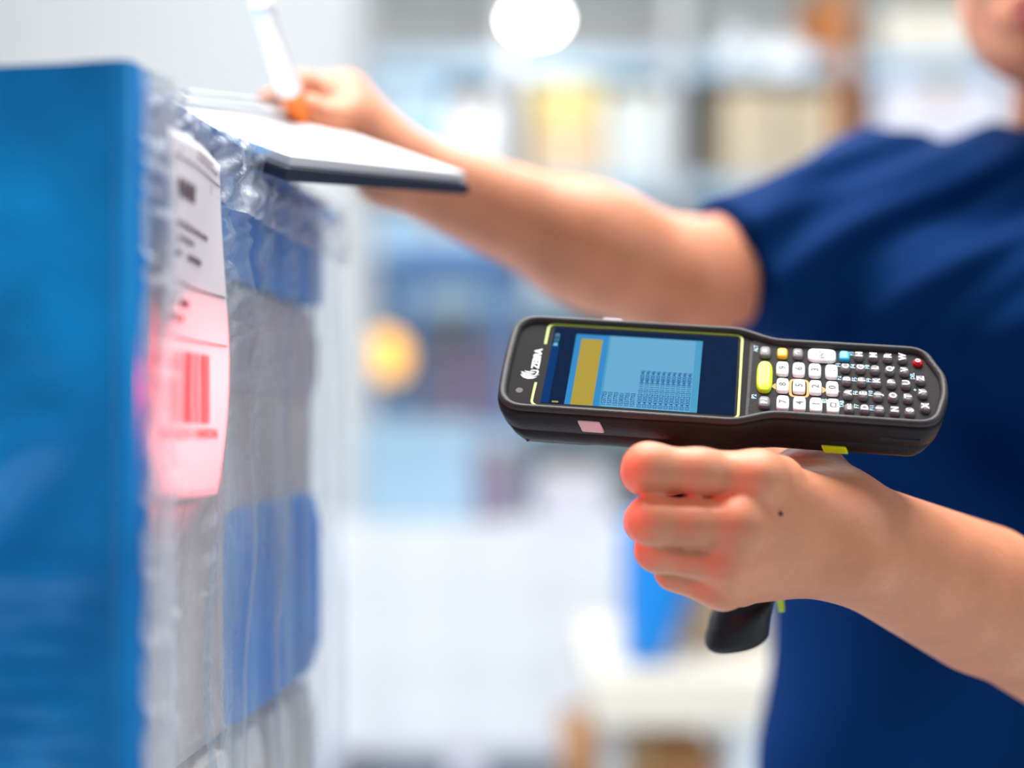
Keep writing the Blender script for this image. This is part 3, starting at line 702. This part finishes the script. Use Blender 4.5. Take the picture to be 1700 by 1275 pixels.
for k, (x, y, dx, dy) in enumerate(((104.3, 20.2, -1, 0), (126.9, 19.8, 1, 0), (115.4, 36.6, 0, 1), (116.2, 3.3, 0, -1))):
    px_, py_ = -dy, dx; v = np.array([(x+dx*1.5, y+dy*1.3, .32), (x-dx*.9+px_*2.2, y-dy*.9+py_*2.2, .32), (x-dx*.9-px_*2.2, y-dy*.9-py_*2.2, .32)])/1000
    link('amber_arrow', me_py('amber_arrow', v, [(0, 1, 2)], False), 'amber_print', hs)
# side buttons, slot, tab, scan nose
def sidebox(name, x0_, x1_, y, h0, h1, m, bev=.8, t_=1.2, sk=0.):
    bm = bmesh.new(); vs = add_box(bm, ((x0_+x1_)/2000, y/1000, (h0+h1)/2000), ((x1_-x0_)/1000, t_/1000, abs(h1-h0)/1000), None, bev/1000)
    for v in vs: v.co.x += sk*((h0+h1)/2000-v.co.z)
    return link(name, bm_mesh(name, bm), m, hs)
b1 = sidebox('side_button', 18.3, 28.6, -7.3, -3.0, -9.6, 'button_silver', .9, 1.6, .35); b1['label'] = 'silver side button on the near edge'
b2 = sidebox('side_button', 22.0, 31.5, 59.0, 1.8, -5, 'button_silver', .9, 1.8)
sidebox('card_slot', 152.0, 169.5, -.2, -7.3, -9.3, 'dark_slot', .3, 1.2); sidebox('card_slot_end', 151.6, 156.2, -.2, -6.8, -9.7, 'dark_slot', .5, 1.3)
tb = sidebox('lime_tab', 127.8, 138.8, .6, -15.4, -19.6, 'lime', .6, 2.6, .4); tb['label'] = 'lime yellow tab on the lower near edge'
nose = []
for h, i_, k in ((-15, 3.0, 0), (-20, 3.2, 2.5), (-23.2, 4.2, 4.4), (-24.2, 6.4, 6.0)):
    poly = clip(base+nrm*i_, -40, 46); p = poly.copy(); p[:, 0] += k*smoothstep(6, -18, p[:, 0])
    far_h = np.where(p[:, 0] > 20, h+(p[:, 0]-20)*.12*(1 if h < -20 else 0), h); nose.append(np.c_[p, far_h]/1000)
link('scan_nose', loft_me('scan_nose', nose), 'housing', hs)
bm = bmesh.new(); add_tube(bm, (-.0065, -.0015, -.0215), (-.0055, -.0024, -.0225), .0021, n=16); link('nose_screw_hole', bm_mesh('nose_screw_hole', bm), 'dark_slot', hs)
win = box_me('w', (-.0186, .026, -.0105), (.0016, .034, .009), .0006); link('scan_window', win, 'red_lens', hs)
# pistol grip, defined in world then brought into the scanner's own space
gtop = np.array((.092, .668, H-.002)); gbot = np.array((.1150, .702, H-.094))
ga = (gbot-gtop)/np.linalg.norm(gbot-gtop); gf = np.array((-1, .15, 0)); gf = gf-ga*(gf @ ga); gf /= np.linalg.norm(gf); gs = np.cross(ga, gf)
def gring(t, rf, rs, sh=0., n=32, tilt=0.):
    c_ = gtop+(gbot-gtop)*t+gf*sh; a = np.linspace(0, 2*np.pi, n+1)[:-1]
    w_ = c_+np.outer(np.sign(np.cos(a))*np.abs(np.cos(a))**.8*rf, gf)+np.outer(np.sign(np.sin(a))*np.abs(np.sin(a))**.8*rs, gs)+np.outer(np.cos(a)*tilt, ga)
    L_ = np.array([Ginv(q) for q in w_]); L_[:, 2] = np.minimum(L_[:, 2], -.012); return L_
gr = [gring(-.16, .030, .019, .004), gring(.0, .027, .018, .003), gring(.14, .021, .0165, .002), gring(.35, .018, .0155), gring(.6, .0175, .0155), gring(.80, .018, .016), gring(.865, .0185, .0165)]
link('pistol_grip', loft_me('pistol_grip', gr), 'housing', hs)
ft = [gring(.80, .0180, .0155, -.005, tilt=.004), gring(.87, .0182, .017, -.005, tilt=.007), gring(.925, .0185, .018, -.002, tilt=.010), gring(.932, .0198, .0192, -.001, tilt=.011), gring(1.00, .0190, .0192, .002, tilt=.011), gring(1.07, .0172, .0185, .005, tilt=.005), gring(1.125, .0158, .0165, .006, tilt=.001), gring(1.145, .012, .012, .006, tilt=.0)]
fo = link('grip_foot', loft_me('grip_foot', ft), 'housing', hs)
cpt = gtop+(gbot-gtop)*.97-gf*.0180-ga*.002
bm = bmesh.new(); Rg = Matrix(np.stack([gf, gs, ga], 1).tolist()); add_box(bm, (0, 0, 0), (.003, .012, .0095), None, .001)
for v in bm.verts: v.co = Vector(Ginv(cpt+np.array(Rg @ v.co)))
lt = link('lime_lanyard_clip', bm_mesh('lime_lanyard_clip', bm), 'lime', hs)
# trigger
tr = []
for t, rf in ((.04, .004), (.10, .0065), (.18, .0075), (.26, .0065), (.31, .004)): tr.append(gring(t, rf*1.6, .010, .033-(t-.16)**2*.5))
link('trigger', loft_me('trigger', tr), 'dark_slot', hs)
# the red lamp of the scan engine, then two added red fills without fixtures
def spot(name, loc, target, power, ang, blend, col, r):
    l = bpy.data.lights.new(name, 'SPOT'); l.energy = power; l.spot_size = math.radians(ang); l.spot_blend = blend; l.color = col; l.shadow_soft_size = r
    o = bpy.data.objects.new(name, l); C.objects.link(o); o.location = loc
    o.rotation_euler = (Vector(target)-Vector(loc)).to_track_quat('-Z', 'Y').to_euler(); return o
spot('scan_beam', G((-27, 26, -11)), (-.119, .602, H+.008), 6.0, 38, 1.0, (1, .04, .04), .006)
spot('added_nose_red_fill', G((-4, 20, -31)), tuple(P(1060, 860, .61)), .8, 110, .9, (1, .02, .02), .006)  # added spot under the nose, reddens the fingers
spot('added_label_bounce_fill', (-.098, .540, H+.004), tuple(P(1080, 815, .60)), .75, 52, 1.0, (1, .03, .02), .008)  # added spot standing in for beam light bounced off the label

# ================================================================== CLIPBOARD AND PEN
Bc = np.array((-.0237, .80, .1305+H)); e1 = np.array((-.613, -.789, -.077)); e1 /= np.linalg.norm(e1)
e2 = np.array((-.756, .556, .35)); e2 = e2-e1*(e1 @ e2); e2 /= np.linalg.norm(e2); e3 = np.cross(e2, e1); e3 = e3 if e3[2] > 0 else -e3
cb = thing('clipboard', 'dark clipboard with white paper propped on the top edge of the wrapped stack', 'clipboard', tuple(Bc))
Rc = Matrix(np.stack([e1, e2, np.cross(e1, e2)], 1).tolist()); sg = 1 if np.cross(e1, e2)[2] > 0 else -1
cb.rotation_euler = Rc.to_euler()
link('board', box_me('board', (.070, .068, 0), (.140, .136, .007), .002), 'board_dark', cb)
link('paper_stack', box_me('paper_stack', (.070, .068, sg*.0062), (.134, .130, .005), .0006), 'paper', cb)
bm = bmesh.new(); add_box(bm, (.070, .126, sg*.010), (.08, .02, .006), None, .002); add_tube(bm, (.042, .134, sg*.012), (.098, .134, sg*.012), .004, n=10); link('clip', bm_mesh('clip', bm), 'metal_clip', cb)
ptip = P(503, 216, .848); ptop = P(432, 2, .760); pd = (ptop-ptip)/np.linalg.norm(ptop-ptip)
pn = thing('marker_pen', 'white marker pen with orange grip held upright over the clipboard', 'pen', tuple(ptip))
pn.rotation_euler = Vector(pd).to_track_quat('Z', 'Y').to_euler()
Lp = float(np.linalg.norm(ptop-ptip))
bm = bmesh.new(); add_tube(bm, (0, 0, .035), (0, 0, Lp-.004), .0074, .0074, 24); add_tube(bm, (0, 0, Lp-.004), (0, 0, Lp), .0074, .006, 24); link('barrel', bm_mesh('barrel', bm), 'pen_white', pn)
bm = bmesh.new(); add_tube(bm, (0, 0, .010), (0, 0, .035), .0055, .0076, 24); link('orange_grip', bm_mesh('orange_grip', bm), 'pen_orange', pn)
bm = bmesh.new(); add_tube(bm, (0, 0, 0), (0, 0, .010), .0012, .0055, 16); link('nib', bm_mesh('nib', bm), 'pen_orange', pn)

# ================================================================== THE PERSON
O = lambda x, y, z: np.array((x, y, z+H))
lat = np.array((.877, -.48, 0)); fwd = np.array((-.48, -.877, 0)); up = np.array((0, 0, 1.)); RB = np.stack([lat, fwd, up], 1)
# --- left arm and the hand on the grip (fine)
A = Field()
wr_u, wr_l = P(1402, 868, .652), P(1400, 914, .658)
el = O(.36, .80, -.150)
for (a, b, ra, rb) in ((P(1285, 815, .620), P(1390, 862, .648), .0135, .0165), (P(1258, 872, .618), P(1392, 880, .648), .0135, .0165), (P(1240, 924, .622), P(1392, 905, .650), .0125, .0160), (P(1230, 960, .629), P(1392, 925, .656), .0115, .0160)):
    A.cone(a, b, ra, rb, .012)
A.cone(P(1230, 880, .632), P(1360, 890, .660), .016, .016, .014)                       # palm side
A.cone(wr_u, el+np.array((0, 0, .012)), .0185, .035, .014); A.cone(wr_l, el-np.array((0, 0, .012)), .0172, .034, .014)
A.cone(P(1400, 890, .65), P(1620, 985, .715), .020, .033, .02)
A.cone(el, O(.53, .97, .11), .036, .044, .03)
# thumb: leaves the palm beside the wrist, passes under the scanner to the far side of the grip
A.chain([P(1392, 850, .662), P(1352, 790, .672), P(1305, 765, .706), P(1240, 770, .730)], [.0165, .0145, .0108, .0088], .006, .010)
A.chain([P(1385, 838, .655), P(1325, 800, .660), P(1275, 800, .655)], [.013, .012, .010], .008, .014)
# fingers (knuckle, middle joint, end joint, tip)
A.chain([P(1290, 802, .621), P(1258, 795, .612), P(1160, 783, .604), P(1076, 777, .602), P(1068, 784, .624), P(1112, 790, .650), P(1150, 794, .658)], [.0125, .0116, .0094, .0101, .0090, .0078, .0066], .005, .0012)
A.chain([P(1262, 872, .622), P(1226, 870, .606), P(1150, 868, .600), P(1084, 863, .600), P(1074, 866, .628), P(1112, 872, .664), P(1160, 876, .682)], [.0125, .0118, .0094, .0102, .0092, .0080, .0068], .005, .0010)
A.chain([P(1240, 930, .626), P(1206, 929, .612), P(1150, 922, .610), P(1094, 912, .612), P(1088, 914, .636), P(1122, 918, .668), P(1165, 924, .686)], [.0118, .0108, .0086, .0094, .0084, .0074, .0064], .005, .0010)
A.chain([P(1228, 968, .634), P(1200, 970, .623), P(1160, 961, .621), P(1122, 946, .622), P(1118, 948, .642), P(1140, 954, .668), P(1172, 958, .682)], [.0108, .0100, .0080, .0086, .0076, .0068, .0060], .005, .0010)
# knuckle bumps and tendons
for px, py, dd, r in ((1262, 792, .602, .0085), (1230, 869, .5985, .0088), (1210, 929, .604, .0080), (1200, 972, .616, .007)): A.ell(P(px, py, dd), (r, r, r), None, .010)
for a, b in (((1258, 795, .6055), (1360, 856, .634)), ((1230, 870, .6015), (1368, 874, .633)), ((1210, 929, .607), (1368, 896, .635)), ((1202, 970, .618), (1368, 912, .640))):
    A.cone(P(*a), P(*b), .0042, .0030, .010)
# wrist bone and creases between the fingers
A.ell(P(1420, 935, .640), (.010, .009, .009), None, .016)
for a, b, r in (((1085, 821, .592), (1190, 831, .594), .0030),): A.cone(P(*a), P(*b), r, r*.5, .004, -1)
left = A.mesh('left_arm', .0013)
# --- right arm and writing hand
B = Field()
shr, elr, wrr = O(.285, 1.12, .153), O(.1150, .955, .0930), O(-.0754, .89, .160)
B.cone(shr, elr, .044, .039, .02); B.cone(elr, elr+(wrr-elr)*.35, .039, .0375, .02); B.cone(elr+(wrr-elr)*.3, wrr, .0375, .024, .02)
hc = P(560, 190, .885)
B.cone(wrr, P(570, 172, .885), .023, .021, .012); B.cone(wrr, P(575, 200, .87), .021, .018, .012)
B.chain([P(560, 165, .885), P(505, 148, .870), P(478, 168, .862), P(492, 192, .864)], [.0125, .0105, .0095, .0075], .005, .005)
B.chain([P(566, 180, .89), P(500, 158, .888), P(452, 176, .882), P(472, 204, .876)], [.0125, .0105, .0092, .0075], .005, .005)
B.chain([P(570, 192, .895), P(505, 172, .900), P(440, 190, .893), P(458, 212, .886)], [.0115, .010, .009, .0072], .005, .005)
B.chain([P(575, 202, .90), P(520, 190, .908), P(448, 204, .900), P(462, 218, .893)], [.0105, .009, .008, .0065], .005, .005)
B.chain([P(590, 205, .868), P(548, 202, .850), P(516, 186, .848), P(506, 196, .856)], [.0125, .0108, .0095, .008], .005, .006)
right = B.mesh('right_arm', .0022)
# --- trunk, neck, head (coarser)
T_ = Field()
hd = np.array((.400, 1.055, .367+H))
def hp(l, f, u): return hd+lat*l+fwd*f+up*u
nk = O(.448, 1.125, .19)
T_.cone(nk, hp(.02, -.035, -.06), .052, .050, .02)
T_.ell(hp(0, -.012, .035), (.072, .092, .098), RB, .02); T_.ell(hp(0, .025, -.055), (.056, .062, .068), RB, .03)
T_.cone(hp(0, .062, -.092), hp(0, .066, -.108), .022, .020, .022)                       # chin
for s_ in (-1, 1):
    T_.cone(hp(s_*.052, -.01, -.05), hp(s_*.018, .055, -.102), .018, .016, .02)         # jaw line
    T_.ell(hp(s_*.035, .062, -.03), (.020, .016, .016), RB, .02)                        # cheek
    T_.ell(hp(s_*.031, .084, .008), (.017, .012, .010), RB, .008, -1)                   # eye socket
    T_.ell(hp(s_*.072, -.012, -.008), (.008, .018, .030), RB, .006)                     # ear
T_.cone(hp(0, .082, .012), hp(0, .100, -.034), .008, .012, .010)                        # nose
T_.ell(hp(0, .078, -.084), (.024, .012, .012), RB, .010)
T_.cone(O(.36, 1.10, -.28), O(.40, 1.11, .06), .075, .075, .03); T_.cone(O(.30, 1.12, .14), O(.50, 1.02, .11), .042, .042, .03); T_.cone(nk, O(.42, 1.12, .10), .052, .06, .03)
trunk = T_.mesh('trunk', .0045)
bv, bf = join_fields(left, right, trunk)
pe = thing('person', 'person in a navy short sleeved shirt holding the scanner and writing with a pen', 'person', (.40, 1.10, 0))
off = np.array((.40, 1.10, 0))
link('body', me_py('body', bv-off, bf), 'skin', pe)
bm = bmesh.new(); bmesh.ops.create_icosphere(bm, subdivisions=2, radius=.0011, matrix=Matrix.Translation(Vector(P(1296, 853, .6045)-off))); mo = link('mole', bm_mesh('mole', bm, True), 'hair', pe)
# lips, eyes, hair
Lf = Field()
for sx in (-1, 1):
    Lf.cone(hp(sx*.027, .076, -.084), hp(sx*.004, .0895, -.0795), .0028, .0050, .004)
    Lf.cone(hp(sx*.026, .076, -.086), hp(0, .0890, -.0915), .0030, .0060, .004)
v, f = Lf.mesh('lips', .0015); link('lips', me_py('lips', v-off, f), 'lips', pe)
for s_ in (-1, 1):
    bm = bmesh.new(); bmesh.ops.create_uvsphere(bm, u_segments=16, v_segments=12, radius=.012, matrix=Matrix.Translation(Vector(hp(s_*.031, .072, .008)-off)))
    e = link('eye', bm_mesh('eye', bm, True), 'eye_white', pe)
    bm = bmesh.new(); bmesh.ops.create_uvsphere(bm, u_segments=12, v_segments=8, radius=.0058, matrix=Matrix.Translation(Vector(hp(s_*.031, .0795, .008)-off)))
    link('iris', bm_mesh('iris', bm, True), 'iris', e)
Hf = Field(); Hf.ell(hp(0, -.030, .055), (.082, .096, .096), RB, .01); Hf.ell(hp(0, -.10, .0), (.05, .045, .06), RB, .02); Hf.ell(hp(0, .085, -.02), (.07, .06, .10), RB, .01, -1)
v, f = Hf.mesh('hair', .004); link('hair', me_py('hair', v-off, f), 'hair', pe)
# shirt
Sf = Field()
Sf.ell(O(.405, 1.10, .03), (.150, .105, .20), RB, .03); Sf.ell(O(.352, 1.11, -.16), (.155, .098, .24), RB, .06); Sf.ell(O(.370, 1.10, -.32), (.180, .125, .17), RB, .06)
Sf.cone(O(.298, 1.12, .152), O(.44, 1.115, .172), .062, .068, .04); Sf.cone(O(.275, 1.10, .13), O(.272, 1.075, .02), .060, .075, .04); Sf.cone(O(.44, 1.11, .168), O(.53, .985, .12), .062, .060, .04)
for s_ in (-1, 1): Sf.ell(O(.395, 1.10, .080)+lat*.072*s_+fwd*.100, (.080, .066, .058), RB, .05)
cuf = shr+(elr-shr)*.70; cd = (elr-shr)/np.linalg.norm(elr-shr)
Sf.cone(shr+np.array((0, 0, .004)), cuf+cd*.03, .066, .054, .03)
cul = el+(O(.53, .97, .11)-el)*.42
Sf.cone(O(.53, .97, .11), cul-(O(.53, .97, .11)-el)*.1, .062, .056, .03)
def folds(X_, Y_, Z_):
    z = Z_-H; q_ = -.57*X_+.82*z+.15*Y_
    a_ = np.sin(q_*2*np.pi/.062+2.2*np.sin(X_*17))*.0045+np.sin(q_*2*np.pi/.031+1.7*np.sin(z*21+X_*9))*.0018
    low = np.sin(X_*60+5*np.sin(z*11))*.003
    return a_*smoothstep(.02, .10, z)+low*(1-smoothstep(-.05, .05, z))
Sf.warp(folds)
Sf.plane(O(.36, 1.1, -.40), (0, 0, -1))
class _: pass
def cut(Fd, p, n, reach):      # trims only the sleeve end
    Fd.ops.append(('w', lambda X_, Y_, Z_: np.where(((X_-p[0])**2+(Y_-p[1])**2+(Z_-p[2])**2) < reach**2, np.maximum(0, ((X_-p[0])*n[0]+(Y_-p[1])*n[1]+(Z_-p[2])*n[2])*3), 0)))
v, f = None, None
Sf.ops.append(('e', nk+np.array((-.012, -.02, .052)), np.array((.062, .066, .05)), RB, .006, -1))
cut(Sf, cuf+cd*.018, cd*np.array((1, .25, 1))/np.linalg.norm(cd*np.array((1, .25, 1))), .10)
v, f = Sf.mesh('shirt', .0042); link('shirt', me_py('shirt', v-off, f), 'navy_cotton', pe)
# trousers and shoes
Tf = Field()
for s_ in (-1, 1):
    hip = O(.37, 1.11, -.36)+lat*.085*s_; kn = O(.37, 1.10, -.70)+lat*.10*s_; an = O(.37, 1.13, -1.06)+lat*.11*s_
    Tf.cone(hip, kn, .092, .065, .04); Tf.cone(kn, an, .065, .052, .03)
Tf.ell(O(.37, 1.11, -.36), (.165, .115, .10), RB, .04)
v, f = Tf.mesh('trousers', .008); link('trousers', me_py('trousers', v-off, f), 'trouser', pe)
for s_ in (-1, 1):
    Sh = Field(); an = O(.37, 1.13, -1.115)+lat*.11*s_; Sh.cone(an-fwd*.05, an+fwd*.15, .035, .032, .02); Sh.cone(an, an+up*.05, .038, .040, .02); Sh.plane(O(0, 0, -1.149), (0, 0, -1))
    v, f = Sh.mesh('shoe', .005); link('shoe', me_py('shoe', v-off, f), 'shoe', pe)
